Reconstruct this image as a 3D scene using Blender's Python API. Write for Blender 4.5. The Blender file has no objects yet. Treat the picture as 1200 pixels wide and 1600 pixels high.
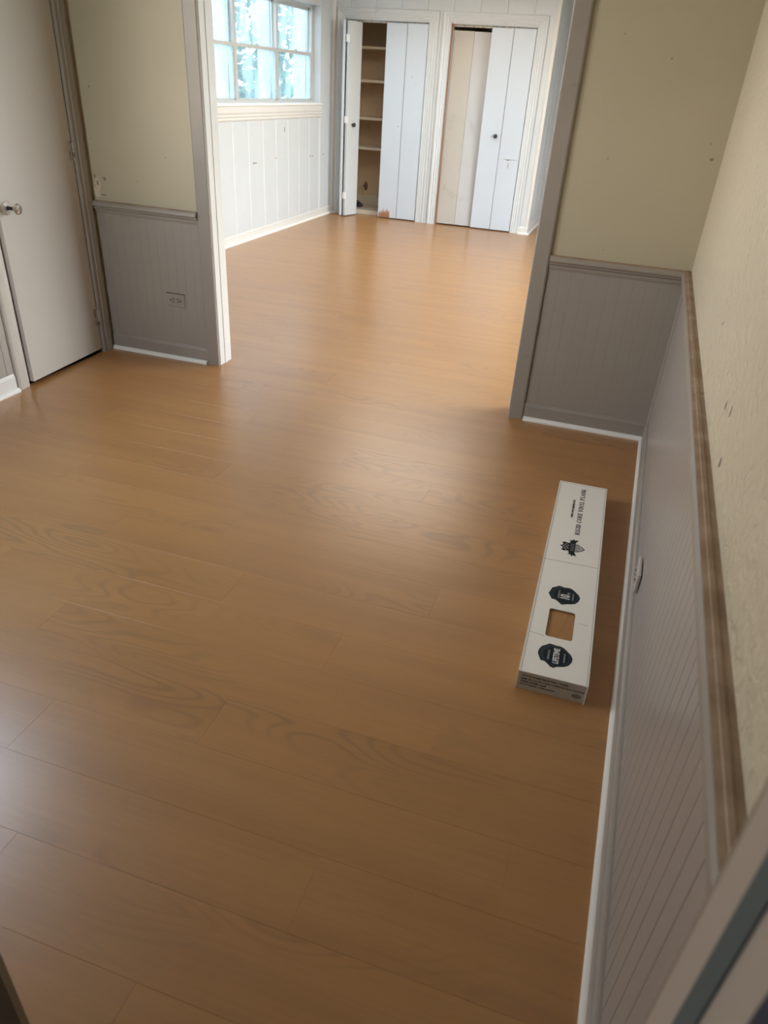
import bpy, bmesh, math, random
from mathutils import Matrix, Vector, noise
random.seed(7)
SC = bpy.context.scene
COL = SC.collection

# ------------------------------------------------------------------ camera
cam_d = bpy.data.cameras.new('camera')
cam = bpy.data.objects.new('camera', cam_d); COL.objects.link(cam)
R_, U_, F_ = (Vector((0.94804, 0.313, 0.05708)), Vector((-0.21298, 0.49106, 0.84469)), Vector((-0.23635, 0.81295, -0.53221)))
m = Matrix((R_, U_, -F_)).transposed().to_4x4()
m.translation = Vector((-0.293, -3.567, 1.432))
cam.matrix_world = m
cam_d.sensor_fit = 'HORIZONTAL'; cam_d.sensor_width = 36
cam_d.lens = 1127.24 / 1200 * 36
cam_d.shift_x = (600 - 596.62) / 1200
cam_d.shift_y = (837.62 - 800) / 1200
cam_d.clip_start = 0.02
cam_d.dof.use_dof = True
cam_d.dof.focus_distance = 2.9
cam_d.dof.aperture_fstop = 6.5
SC.camera = cam

# ------------------------------------------------------------------ world, lights, exposure
w = bpy.data.worlds.new('sky'); SC.world = w; w.use_nodes = True
nt = w.node_tree; nt.nodes.clear()
wo = nt.nodes.new('ShaderNodeOutputWorld'); bg = nt.nodes.new('ShaderNodeBackground')
tc = nt.nodes.new('ShaderNodeTexCoord'); sp = nt.nodes.new('ShaderNodeSeparateXYZ')
cr = nt.nodes.new('ShaderNodeValToRGB')
cr.color_ramp.elements[0].position = 0.0; cr.color_ramp.elements[0].color = (0.98, 0.94, 0.92, 1)
e_ = cr.color_ramp.elements[1]; e_.position = 0.75; e_.color = (0.56, 0.74, 1.0, 1)
e_ = cr.color_ramp.elements.new(.25); e_.color = (.90, .895, .95, 1)
nt.links.new(tc.outputs['Generated'], sp.inputs[0]); nt.links.new(sp.outputs['Z'], cr.inputs[0])
nt.links.new(cr.outputs[0], bg.inputs['Color']); bg.inputs['Strength'].default_value = 5.0
nt.links.new(bg.outputs[0], wo.inputs[0])

def portal(name, loc, rot, sx, sy):
    l = bpy.data.lights.new(name, 'AREA'); l.shape = 'RECTANGLE'; l.size = sx; l.size_y = sy
    l.cycles.is_portal = True
    o = bpy.data.objects.new(name, l); COL.objects.link(o); o.location = loc; o.rotation_euler = rot
portal('sky_portal', (-4.2, 3.93, 1.63), (0, -math.pi/2, 0), 0.98, 2.8)
portal('sky_portal', (1.29, 2.3, 1.1), (0, math.pi/2, 0), 2.1, 3.2)
portal('sky_portal', (-2.60, -3.30, 1.50), (math.pi/2, 0, 0), .6, 1.2)
portal('sky_portal', (-3.18, -1.70, 1.765), (0, -math.pi/2, 0), 1.23, 1.5)
portal('sky_portal', (-2.3, 3.75, 2.55), (0, 0, 0), 1.6, 2.1)

vs = SC.view_settings
vs.view_transform = 'Standard'; vs.look = 'None'; vs.gamma = 1; vs.use_curve_mapping = False
vs.exposure = 2.17
SC.cycles.max_bounces = 10; SC.cycles.diffuse_bounces = 7; SC.cycles.transparent_max_bounces = 12
SC.cycles.caustics_reflective = False; SC.cycles.caustics_refractive = False
SC.cycles.sample_clamp_indirect = 6

# ------------------------------------------------------------------ materials
def mat(name, col, rough=0.5, spec=0.5, metal=0.0, var=0.0, vscale=3.0, dirt=0.0, dirtcol=(0.12, 0.09, 0.06), dscale=2.5, dthr=0.62,
        bump=0.0, bscale=60.0, specks=0.0, alt=None, bdist=.004):
    """painted or plain surface: base colour, faint mottling, sparse dirt and specks, fine relief"""
    M = bpy.data.materials.new(name); M.use_nodes = True
    n = M.node_tree.nodes; L = M.node_tree.links
    b = n['Principled BSDF']
    b.inputs['Roughness'].default_value = rough; b.inputs['Metallic'].default_value = metal
    b.inputs['Specular IOR Level'].default_value = spec
    t = n.new('ShaderNodeTexCoord'); geo = n.new('ShaderNodeNewGeometry')
    cur = n.new('ShaderNodeRGB'); cur.outputs[0].default_value = (*col, 1); out = cur.outputs[0]
    def mix(fac, a, c):
        x = n.new('ShaderNodeMix'); x.data_type = 'RGBA'
        L.new(fac, x.inputs['Factor']); L.new(a, x.inputs['A'])
        if isinstance(c, tuple): x.inputs['B'].default_value = (*c, 1)
        else: L.new(c, x.inputs['B'])
        return x.outputs['Result']
    def nz(scale, detail=3, dist=0):
        x = n.new('ShaderNodeTexNoise'); x.inputs['Scale'].default_value = scale; x.inputs['Detail'].default_value = detail
        x.inputs['Distortion'].default_value = dist
        L.new(geo.outputs['Position'], x.inputs['Vector']); return x.outputs['Fac']
    def rng(v, a, b_, c, d):
        x = n.new('ShaderNodeMapRange'); x.inputs[1].default_value = a; x.inputs[2].default_value = b_
        x.inputs[3].default_value = c; x.inputs[4].default_value = d; L.new(v, x.inputs[0]); return x.outputs[0]
    if var:
        out = mix(rng(nz(vscale, 4), .3, .75, 0, var), out, alt or tuple(c * .72 for c in col))
    if dirt:
        out = mix(rng(nz(dscale, 8, .6), dthr, dthr + .14, 0, dirt), out, dirtcol)
    if specks:
        v = n.new('ShaderNodeTexVoronoi'); v.inputs['Scale'].default_value = 9; L.new(geo.outputs['Position'], v.inputs['Vector'])
        out = mix(rng(v.outputs['Distance'], .02, .05, specks, 0), out, (.15, .12, .09))
    L.new(out, b.inputs['Base Color'])
    if bump:
        bp = n.new('ShaderNodeBump'); bp.inputs['Strength'].default_value = bump; bp.inputs['Distance'].default_value = bdist
        L.new(nz(bscale, 5, .4), bp.inputs['Height']); L.new(bp.outputs[0], b.inputs['Normal'])
    return M

M = {}
M['cream'] = mat('cream_wall_paint', (.45, .405, .29), .6, var=.12, vscale=1.5, bump=.12, bscale=45, specks=.5, dirt=.25, dscale=3, dthr=.68)
M['stucco'] = mat('cream_textured_plaster', (.66, .605, .47), .36, var=.1, vscale=2, bump=1.0, bscale=34, bdist=.012, specks=.7)
M['grey'] = mat('warm_grey_paint', (.30, .27, .235), .36, spec=.6, var=.22, vscale=5, dirt=.4, dscale=7, dthr=.7, bump=.05, bscale=90)
M['greydirty'] = mat('worn_warm_grey_paint', (.30, .27, .235), .4, var=.15, vscale=6, dirt=.55, dscale=12, dthr=.68, bump=.08, bscale=70)
M['bead'] = mat('grey_wainscot_paint', (.31, .28, .245), .34, spec=.6, var=.15, vscale=4, dirt=.3, dscale=5, dthr=.7)
M['beadlit'] = mat('lit_grey_wainscot_paint', (.355, .33, .305), .32, spec=.6, var=.15, vscale=4, dirt=.3, dscale=5, dthr=.7)  # same wainscot paint, right wall's stronger light put into the colour
M['door'] = mat('pale_grey_door_paint', (.48, .445, .40), .33, spec=.6, var=.08, vscale=2, dirt=.3, dscale=5, dthr=.7)
M['white'] = mat('white_panel_paint', (.57, .60, .615), .4, var=.1, vscale=4, dirt=.22, dscale=6, dthr=.68)  # slight cool tint stands in for blue skylight
M['whitedirty'] = mat('scuffed_white_paint', (.66, .65, .62), .42, var=.12, vscale=7, dirt=.35, dscale=9, dthr=.68)
M['trim'] = mat('clean_white_trim_paint', (.82, .81, .77), .35, dirt=.25, dscale=8, dthr=.68)
M['skylitwhite'] = mat('skylit_white_door_paint', (.54, .60, .67), .35, var=.08, vscale=3, dirt=.2, dscale=6, dthr=.7)  # blue of the skylight put into the door colour
M['coolbeige'] = mat('pale_cool_door_paint', (.50, .51, .52), .42, var=.12, vscale=4, dirt=.2, dscale=6)  # leaning pair: this leaf cooler, the left one beige
M['beige'] = mat('beige_door_paint', (.47, .45, .41), .45, var=.15, vscale=3, dirt=.25, dscale=6)
M['closet'] = mat('tan_closet_paint', (.62, .50, .36), .7, var=.2, vscale=3, dirt=.4, dscale=5, dthr=.62)
M['shelf'] = mat('cream_shelf_paint', (.62, .56, .46), .5, var=.1)
M['bare'] = mat('bare_reddish_wood', (.34, .16, .09), .7, var=.5, vscale=30)
M['worn'] = mat('worn_brown_rail_wood', (.24, .16, .10), .6, var=.9, vscale=14, alt=(.42, .33, .25), dirt=.4, dscale=30, dthr=.6)
M['metal'] = mat('window_aluminium', (.60, .61, .60), .4, metal=.35)
M['chrome'] = mat('polished_chrome', (.75, .74, .72), .12, metal=1)
M['hinge'] = mat('painted_hinge_metal', (.42, .39, .35), .4, metal=.3, dirt=.8, dscale=40, dthr=.5)
M['black'] = mat('black_knob_metal', (.015, .015, .018), .3, metal=.2)
M['blackplastic'] = mat('black_plastic', (.008, .008, .01), .45)
M['dark'] = mat('dark_slot', (.02, .018, .015), .8)
M['slate'] = mat('slate_blue_paint', (.085, .125, .14), .5, var=.2)
M['slategrey'] = mat('dark_slate_grey_paint', (.10, .11, .115), .5, var=.2)
M['navy'] = mat('dark_blue_paint', (.02, .04, .075), .5, var=.2)
M['hallwall'] = mat('hall_wall_paint', (.45, .44, .42), .7, bump=.05)
M['ceil'] = mat('ceiling_paint', (.70, .69, .66), .8, bump=.1)
M['card'] = mat('white_printed_cardboard', (.90, .87, .80), .42, spec=.45, var=.12, vscale=9, alt=(.80, .79, .75), bump=.04, bscale=30)
M['cardedge'] = mat('bright_cardboard_fold', (.80, .77, .71), .6)
M['cardend'] = mat('darker_cardboard_end', (.50, .485, .43), .6, var=.25, vscale=20)  # near end in a darker tone than the lid
M['cardin'] = mat('brown_cardboard_inside', (.33, .24, .15), .8)
M['ink'] = mat('black_ink', (.008, .009, .010), .6, spec=.2)
M['inkblue'] = mat('dark_slate_ink', (.012, .020, .026), .6, spec=.2)
M['inkmid'] = mat('mid_slate_ink', (.028, .042, .050), .6, spec=.2)
M['inkfaint'] = mat('faded_grey_ink', (.20, .20, .20), .6)
M['inkwhite'] = mat('white_print', (.72, .72, .70), .5)
M['inkgrey'] = mat('pale_grey_print', (.30, .32, .32), .5)
M['crease'] = mat('card_crease_line', (.42, .40, .35), .7)
M['grass'] = mat('outdoor_lawn', (.30, .31, .25), .9, var=.4, vscale=2)
M['leaf'] = mat('green_leaves', (.06, .17, .05), .6, var=.5, vscale=2)
M['bark'] = mat('tree_bark', (.14, .10, .07), .9, var=.4, vscale=12)
M['yellow'] = mat('frayed_yellow_fibre', (.50, .36, .16), .8)

def wood():
    Mw = bpy.data.materials.new('light_oak_vinyl'); Mw.use_nodes = True
    n = Mw.node_tree.nodes; L = Mw.node_tree.links; b = n['Principled BSDF']
    t = n.new('ShaderNodeTexCoord'); oi = n.new('ShaderNodeObjectInfo')
    mul = n.new('ShaderNodeVectorMath'); mul.operation = 'SCALE'; mul.inputs['Scale'].default_value = 37.0
    cmb = n.new('ShaderNodeCombineXYZ')
    L.new(oi.outputs['Random'], cmb.inputs[0]); L.new(oi.outputs['Random'], cmb.inputs[1]); L.new(oi.outputs['Random'], cmb.inputs[2])
    L.new(cmb.outputs[0], mul.inputs[0])
    add = n.new('ShaderNodeVectorMath'); add.operation = 'ADD'
    L.new(t.outputs['Object'], add.inputs[0]); L.new(mul.outputs[0], add.inputs[1])
    def mapped(sx, sy):
        mp = n.new('ShaderNodeMapping'); mp.inputs['Scale'].default_value = (sx, sy, 1); L.new(add.outputs[0], mp.inputs[0]); return mp.outputs[0]
    def nz(sx, sy, d, dist=0):
        x = n.new('ShaderNodeTexNoise'); x.inputs['Scale'].default_value = 1; x.inputs['Detail'].default_value = d
        x.inputs['Distortion'].default_value = dist
        L.new(mapped(sx, sy), x.inputs['Vector']); return x.outputs['Fac']
    def rng(v, a, b_, c, d):
        x = n.new('ShaderNodeMapRange'); x.inputs[1].default_value = a; x.inputs[2].default_value = b_
        x.inputs[3].default_value = c; x.inputs[4].default_value = d; L.new(v, x.inputs[0]); return x.outputs[0]
    def math_(op, a, c=None):
        x = n.new('ShaderNodeMath'); x.operation = op
        L.new(a, x.inputs[0])
        if c is not None:
            if isinstance(c, float): x.inputs[1].default_value = c
            else: L.new(c, x.inputs[1])
        return x.outputs[0]
    def mix(fac, a, c):
        x = n.new('ShaderNodeMix'); x.data_type = 'RGBA'; L.new(fac, x.inputs['Factor'])
        if isinstance(a, tuple): x.inputs['A'].default_value = (*a, 1)
        else: L.new(a, x.inputs['A'])
        x.inputs['B'].default_value = (*c, 1); return x.outputs['Result']
    tone = rng(oi.outputs['Random'], 0, 1, 0, .35)
    col = mix(tone, (.45, .228, .082), (.415, .204, .070))
    col = mix(rng(nz(.9, 11, 3), .3, .72, 0, .7), col, (.35, .17, .062))          # broad soft streaks
    col = mix(rng(nz(5, 150, 3), .4, .75, 0, .25), col, (.29, .14, .055))         # fine pores
    hgt = nz(1.5, 7.0, .8, .12)                                                 # contour figure = cathedral grain
    ring = math_('SINE', math_('MULTIPLY', hgt, 105.0))
    ring = rng(ring, .1, .95, 0, 1)
    mask = rng(nz(1.1, 4, 1), .52, .70, 0, .5)
    col = mix(math_('MULTIPLY', ring, mask), col, (.25, .13, .06))
    L.new(col, b.inputs['Base Color'])
    b.inputs['Specular IOR Level'].default_value = .85
    L.new(rng(nz(2, 60, 4), .3, .7, .285, .305), b.inputs['Roughness'])
    bp = n.new('ShaderNodeBump'); bp.inputs['Strength'].default_value = .06; bp.inputs['Distance'].default_value = .001
    L.new(nz(6, 160, 4), bp.inputs['Height']); L.new(bp.outputs[0], b.inputs['Normal'])
    return Mw
M['wood'] = wood()

def pane_ior(n, L, f):
    # both faces of a thin pane reflect alike (no total reflection on leaving it)
    g = n.new('ShaderNodeNewGeometry'); r = n.new('ShaderNodeMapRange')
    r.inputs[3].default_value = 1.45; r.inputs[4].default_value = 1 / 1.45
    L.new(g.outputs['Backfacing'], r.inputs[0]); L.new(r.outputs[0], f.inputs[0])
def glass():
    G = bpy.data.materials.new('smeared_window_glass'); G.use_nodes = True
    n = G.node_tree.nodes; L = G.node_tree.links; n.clear()
    o = n.new('ShaderNodeOutputMaterial'); tr = n.new('ShaderNodeBsdfTransparent'); tr.inputs[0].default_value = (.40, .46, .48, 1)
    tl = n.new('ShaderNodeBsdfTranslucent'); tl.inputs[0].default_value = (.32, .38, .41, 1)
    gl = n.new('ShaderNodeBsdfGlossy'); gl.inputs['Roughness'].default_value = .05
    t = n.new('ShaderNodeNewGeometry'); mp = n.new('ShaderNodeMapping'); mp.inputs['Scale'].default_value = (9, 9, 2.5)
    nz = n.new('ShaderNodeTexNoise'); nz.inputs['Scale'].default_value = 1; nz.inputs['Detail'].default_value = 3
    L.new(t.outputs['Position'], mp.inputs[0]); L.new(mp.outputs[0], nz.inputs['Vector'])
    r = n.new('ShaderNodeMapRange'); r.inputs[1].default_value = .35; r.inputs[2].default_value = .7; r.inputs[3].default_value = .15; r.inputs[4].default_value = .5
    L.new(nz.outputs['Fac'], r.inputs[0])
    a = n.new('ShaderNodeMixShader'); L.new(r.outputs[0], a.inputs[0]); L.new(tr.outputs[0], a.inputs[1]); L.new(tl.outputs[0], a.inputs[2])
    f = n.new('ShaderNodeFresnel'); pane_ior(n, L, f)
    c = n.new('ShaderNodeMixShader'); L.new(f.outputs[0], c.inputs[0]); L.new(a.outputs[0], c.inputs[1]); L.new(gl.outputs[0], c.inputs[2])
    L.new(c.outputs[0], o.inputs[0])
    return G
M['glass'] = glass()
def clearglass(nm='clear_glass', c3=(.95, .98, .98, 1)):
    G = bpy.data.materials.new(nm); G.use_nodes = True
    n = G.node_tree.nodes; L = G.node_tree.links; n.clear()
    o = n.new('ShaderNodeOutputMaterial'); tr = n.new('ShaderNodeBsdfTransparent'); tr.inputs[0].default_value = c3
    gl = n.new('ShaderNodeBsdfGlossy'); gl.inputs['Roughness'].default_value = .05
    f = n.new('ShaderNodeFresnel'); pane_ior(n, L, f)
    c = n.new('ShaderNodeMixShader'); L.new(f.outputs[0], c.inputs[0]); L.new(tr.outputs[0], c.inputs[1]); L.new(gl.outputs[0], c.inputs[2])
    L.new(c.outputs[0], o.inputs[0]); return G
M['clear'] = clearglass(); M['greypane'] = clearglass('lightly_tinted_glass', (.88, .86, .82, 1)); M['bronze'] = clearglass('light_warming_skylight_plastic', (.68, .60, .50, 1))  # tint of the added skylight chosen to warm and dim its light
M['knobglass'] = mat('cut_glass_knob', (.62, .60, .56), .06, spec=1.0, metal=.85)

# ------------------------------------------------------------------ helpers
def mesh(name, verts, faces, material, smooth=False):
    me = bpy.data.meshes.new(name); me.from_pydata([tuple(v) for v in verts], [], faces); me.update()
    b = bmesh.new(); b.from_mesh(me); bmesh.ops.recalc_face_normals(b, faces=b.faces); b.to_mesh(me); b.free()
    if material: me.materials.append(M[material])
    if smooth:
        for p in me.polygons: p.use_smooth = True
    return me
def ob(name, me, parent=None, loc=(0, 0, 0), rot=(0, 0, 0)):
    o = bpy.data.objects.new(name, me); COL.objects.link(o)
    o.location = loc; o.rotation_euler = rot
    if parent: o.parent = parent
    return o
def empty(name, loc=(0, 0, 0), rot=(0, 0, 0), parent=None):
    o = ob(name, None, parent, loc, rot); o.empty_display_size = .1; return o
def struct(o): o['kind'] = 'structure'; return o
def tag(o, label, cat, group=None):
    o['label'] = label; o['category'] = cat
    if group: o['group'] = group
    return o
class B:
    """collects boxes and prisms into one mesh"""
    def __init__(s): s.v = []; s.f = []
    def box(s, a, b):
        x0, y0, z0 = [min(p, q) for p, q in zip(a, b)]; x1, y1, z1 = [max(p, q) for p, q in zip(a, b)]
        i = len(s.v)
        s.v += [(x0, y0, z0), (x1, y0, z0), (x1, y1, z0), (x0, y1, z0), (x0, y0, z1), (x1, y0, z1), (x1, y1, z1), (x0, y1, z1)]
        s.f += [tuple(i + k for k in q) for q in ((0, 3, 2, 1), (4, 5, 6, 7), (0, 1, 5, 4), (1, 2, 6, 5), (2, 3, 7, 6), (3, 0, 4, 7))]
        return s
    def loft(s, rings, closed_ends=True):
        i = len(s.v); k = len(rings[0])
        for r in rings: s.v += [tuple(p) for p in r]
        for a in range(len(rings) - 1):
            for j in range(k):
                s.f.append((i + a * k + j, i + a * k + (j + 1) % k, i + (a + 1) * k + (j + 1) % k, i + (a + 1) * k + j))
        if closed_ends:
            s.f.append(tuple(i + j for j in reversed(range(k)))); s.f.append(tuple(i + (len(rings) - 1) * k + j for j in range(k)))
        return s
    def lathe(s, prof, n=20, axis='x'):
        rings = []
        for (h, r) in prof:
            ring = []
            for j in range(n):
                a = 2 * math.pi * j / n; c, d = max(r, 1e-4) * math.cos(a), max(r, 1e-4) * math.sin(a)
                ring.append({'x': (h, c, d), 'y': (c, h, d), 'z': (c, d, h)}[axis])
            rings.append(ring)
        return s.loft(rings)
    def build(s, name, material, parent=None, bevel=0, loc=(0, 0, 0), rot=(0, 0, 0), smooth=False):
        me = mesh(name, s.v, s.f, material, smooth)
        if bevel:
            b = bmesh.new(); b.from_mesh(me)
            bmesh.ops.bevel(b, geom=[e for e in b.edges if e.calc_face_angle(0) > .5], offset=bevel, segments=2, affect='EDGES', profile=.5)
            b.to_mesh(me); b.free()
        return ob(name, me, parent, loc, rot)
def bx(a, b, name, material, parent=None, bevel=0): return B().box(a, b).build(name, material, parent, bevel)

# a moulding: profile points (d = off the wall, z) run along a straight line on the floor plan
def run(name, prof, p, q, nrm, material, parent=None):
    rings = [[(P[0] + nrm[0] * d, P[1] + nrm[1] * d, z) for d, z in prof] for P in (p, q)]
    return B().loft(rings).build(name, material, parent)
# a U-shaped mitred casing round an opening: profile points (a = outward from opening, d = off the wall)
def casing(name, prof, h0, h1, z0, z1, place, material, parent=None, sides='LTR'):
    r = [[], [], [], []]
    for a, d in prof:
        for k, (h, z) in enumerate(((h0 - a, z0), (h0 - a, z1 + a), (h1 + a, z1 + a), (h1 + a, z0))): r[k].append(place(h, z, d))
    if sides == 'L': r = r[:2]
    if sides == 'R': r = r[2:]
    if sides == 'TR': r = r[1:]
    return B().loft(r).build(name, material, parent)
SHOE = [(0, 0), (.018, 0), (.018, .008), (.013, .015), (.006, .018), (0, .019)]
FLUTE = [(0, 0), (0, .012), (.008, .015), (.018, .010), (.026, .016), (.040, .011), (.05, .018), (.066, .013), (.078, .020), (.094, .022), (.10, .018), (.10, 0)]
FLAT = [(0, 0), (0, .014), (.006, .018), (.069, .018), (.075, .014), (.075, 0)]
BASE = [(0, 0), (.014, 0), (.014, .075), (.010, .082), (.008, .090), (0, .092)]
RAILB = [(0, .745), (.010, .745), (.014, .756), (.014, .764), (.024, .770), (.026, .778), (.036, .782), (.038, .787), (.036, .797), (.031, .8035), (0, .8035)]
RAILT = [(0, .8035), (.030, .8035), (.030, .8055), (.022, .8065), (.020, .8085), (.013, .8085), (.011, .8065), (0, .8065)]

H = 2.44        # ceiling height
# ------------------------------------------------------------------ floor: subfloor and one object per vinyl plank
floor = struct(bx((-4.1, -5.7, -.15), (1.8, 7.4, -.006), 'floor', 'dark'))
PW, PL = .178, 1.219
_pm = {}
def plank_mesh(l, wd):
    k = (round(l, 3), round(wd, 3))
    if k not in _pm:
        e = .0003; g = .0001; v = []
        for z, i in ((-.006, g), (-e, g), (0, g + e)):
            v += [(i, i, z), (l - i, i, z), (l - i, wd - i, z), (i, wd - i, z)]
        f = [(8, 9, 10, 11)]
        for a in (0, 4):
            f += [(a + j, a + (j + 1) % 4, a + 4 + (j + 1) % 4, a + 4 + j) for j in range(4)]
        _pm[k] = mesh('plank', v, f, 'wood')
    return _pm[k]
yy = -3.92; row = 0; offs = [.0, .83, .41, 1.07, .22, .64]
while yy < 7.2:
    x0, x1 = (-3.08, -.0) if yy + PW / 2 < .03 else (-3.93, .9)
    if yy < -3.25: x0 = -1.2
    if 5.68 < yy < 6.2: x1 = .9
    x = x0 - offs[row % 6]
    while x < x1:
        a, b = max(x, x0), min(x + PL, x1)
        if b - a > .03: ob('plank', plank_mesh(b - a, PW), floor, (a, yy, 0))
        x += PL
    yy += PW; row += 1

# ------------------------------------------------------------------ near room walls
SK = -0.0159                                           # the right wall runs a touch out of square
wr = struct(empty('wall_right', rot=(0, 0, SK)))
bx((0, -3.2, 0), (.12, -.0, H), 'plaster', 'stucco', wr)
beadv = {}
def bead_mesh(wd, h, t=.006, c=.0035, mt='bead'):
    k = (round(wd, 4), round(h, 3), c, mt)
    if k not in beadv:   # local: x along the wall, y = 0 back to -t front, z up
        pr = [(0, 0), (0, -t + c), (c * .9, -t), (wd - c * .9, -t), (wd, -t + c), (wd, 0)]
        v = [(x, y, z) for z in (0, h) for x, y in pr]
        f = [(j, (j + 1) % 6, 6 + (j + 1) % 6, 6 + j) for j in range(6)] + [(5, 4, 3, 2, 1, 0), (6, 7, 8, 9, 10, 11)]
        beadv[k] = mesh('bead_board', v, f, mt)
    return beadv[k]
BW = .0545
def beads(parent, p, direction, n, z0, z1, wd=BW, c=.0022, mt='bead'):
    ang = math.atan2(direction[1], direction[0])
    bm_ = bead_mesh(wd, z1 - z0, c=c, mt=mt)
    for i in range(n):
        ob('bead_board', bm_, parent, (p[0] + direction[0] * wd * i, p[1] + direction[1] * wd * i, z0), (0, 0, ang))
beads(wr, (0, -.004), (0, -1), 58, .08, .75, mt='beadlit')           # faces -x: direction -y gives front = -x
o = run('baseboard', [(d * 1.45, z) for d, z in BASE], (0, 0), (0, -3.2), (-1, 0), 'bead', wr)
rb = run('chair_rail', RAILB, (0, 0), (0, -3.2), (-1, 0), 'grey', wr)
rt = run('worn_rail_top', RAILT, (0, 0), (0, -3.2), (-1, 0), 'worn', rb); rt['label'] = 'bare brown worn top edge of chair rail'
struct(run('trim_1', [(a * .66 + .020, b * .75) for a, b in SHOE], (0.0, -.014), (-.051, -3.2), (-1, 0), 'trim'))
cv = B().loft([[(-.006, -.006, z), (-.018, -.006, z), (-.0165, -.012, z), (-.012, -.0165, z), (-.006, -.018, z)] for z in (.09, .745)])
struct(cv.build('trim_2', 'grey'))                     # quarter round in the wainscot corner

# partition with the wide opening
XL, XR = -2.36, -.693                                  # jamb faces
wp = struct(empty('wall_partition'))
bx((-3.19, 0, 0), (XL - .02, .114, H), 'plaster', 'cream', wp)
bx((XR + .02, 0, 0), (.12, .114, H), 'plaster', 'cream', wp)
bx((XL - .02, 0, 2.05), (XR + .02, .114, H), 'plaster', 'cream', wp)
beads(wp, (-3.067, 0), (1, 0), 12, .08, .75, .0527, .0006)
beads(wp, (-.613, 0), (1, 0), 11, .08, .75, .0553, .0006)
for a, b in ((-3.069, -2.435), (-.613, 0)):
    run('baseboard', BASE, (a, 0), (b, 0), (0, -1), 'grey', wp)
    q = run('chair_rail', RAILB, (a, 0), (b, 0), (0, -1), 'grey', wp)
    t_ = run('worn_rail_top', RAILT, (a, 0), (b, 0), (0, -1), 'worn', q); t_['label'] = 'thin brown worn top edge of chair rail'
struct(run('trim_3', [(a + .014, b) for a, b in SHOE], (-3.06, 0), (-2.436, 0), (0, -1), 'trim'))
struct(run('trim_4', [(a + .014, b) for a, b in SHOE], (-.612, 0), (-.02, 0), (0, -1), 'trim'))
# opening casing and jamb lining
cs = casing('door_casing', [(.003, 0), (.003, .014), (.008, .018), (.07, .018), (.077, .014), (.077, 0)], XL, XR, 0, 2.03, lambda h, z, d: (h, -d, z), 'greydirty', wp)
casing('far_door_casing', [(.003, 0), (.003, .014), (.008, .018), (.07, .018), (.077, .014), (.077, 0)], XL, XR, 0, 2.03, lambda h, z, d: (h, .114 + d, z), 'whitedirty', wp)
j = B(); j.box((XL - .02, -.001, 0), (XL, .115, 2.03)).box((XR, -.001, 0), (XR + .02, .115, 2.03)).box((XL - .02, -.001, 2.03), (XR + .02, .115, 2.05))
j.build('jamb_lining', 'whitedirty', wp, .0015)
j = B(); j.box((XL, .05, 0), (XL + .003, .062, 2.03)); j.build('jamb_ridge', 'whitedirty', wp)

# left wall with the flush door
XC = -3.077
wl = struct(empty('wall_left'))
DY0, DY1, DH = -.720, -.108, 2.02
LW0, LW1, LZ0, LZ1 = -2.45, -.95, 1.15, 2.38            # unseen window added left of the frame to light the right wall
bx((XC - .115, -3.2, 0), (XC, LW0, H), 'plaster', 'cream', wl); bx((XC - .115, LW1, 0), (XC, DY0 - .02, H), 'plaster', 'cream', wl)
bx((XC - .115, LW0, 0), (XC, LW1, LZ0), 'plaster', 'cream', wl); bx((XC - .115, LW0, LZ1), (XC, LW1, H), 'plaster', 'cream', wl)
w5 = struct(empty('added_window_4'))
B().box((XC - .10, LW0, LZ0), (XC - .05, LW0 + .05, LZ1)).box((XC - .10, LW1 - .05, LZ0), (XC - .05, LW1, LZ1)).box((XC - .10, LW0, LZ0), (XC - .05, LW1, LZ0 + .05)).box((XC - .10, LW0, LZ1 - .05), (XC - .05, LW1, LZ1)).box((XC - .095, LW0, 1.43), (XC - .055, LW1, 1.48)).build('window_frame', 'metal', w5)
for z0, z1 in ((LZ0 + .05, 1.43), (1.48, LZ1 - .05)): bx((XC - .078, LW0 + .05, z0), (XC - .074, LW1 - .05, z1), 'pane', 'greypane', w5)
casing('window_casing', [(0, 0), (0, .015), (.08, .015), (.08, 0)], LW0, LW1, LZ0, LZ1, lambda h, z, d: (XC + d, h, z), 'grey', w5)
bx((XC - .115, DY0 - .02, DH + .02), (XC, DY1 + .02, H), 'plaster', 'cream', wl)
bx((XC - .115, DY1 + .02, 0), (XC, 0, H), 'plaster', 'cream', wl)
beads(wl, (XC, -3.19), (0, 1), 44, .08, .75)
run('baseboard', BASE, (XC, -3.2), (XC, -.808), (1, 0), 'whitedirty', wl)
q = run('chair_rail', RAILB, (XC, -3.2), (XC, -.805), (1, 0), 'grey', wl)
run('worn_rail_top', RAILT, (XC, -3.2), (XC, -.805), (1, 0), 'worn', q)
struct(run('trim_5', [(a + .014, b) for a, b in SHOE], (XC, -3.2), (XC, -.806), (1, 0), 'trim'))
CP = [(.002, 0), (.002, .013), (.008, .017), (.03, .016), (.034, .020), (.068, .022), (.078, .017), (.080, 0)]
casing('door_casing', CP, DY0, DY1, 0, DH, lambda h, z, d: (XC + d, h, z), 'grey', wl, 'TR')
casing('door_casing', CP, DY0, DY1, 0, DH, lambda h, z, d: (XC + d, h, z), 'door', wl, 'L')
jm = B(); jm.box((XC - .115, DY0 - .02, 0), (XC - .001, DY0, DH)).box((XC - .115, DY1, 0), (XC - .001, DY1 + .02, DH)).box((XC - .115, DY0 - .02, DH), (XC - .001, DY1 + .02, DH + .02))
jm.build('jamb_lining', 'grey', wl)
bx((XC - .9, -1.2, 0), (XC - .13, .0, 2.3), 'dark_space', 'dark', wl)
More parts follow.
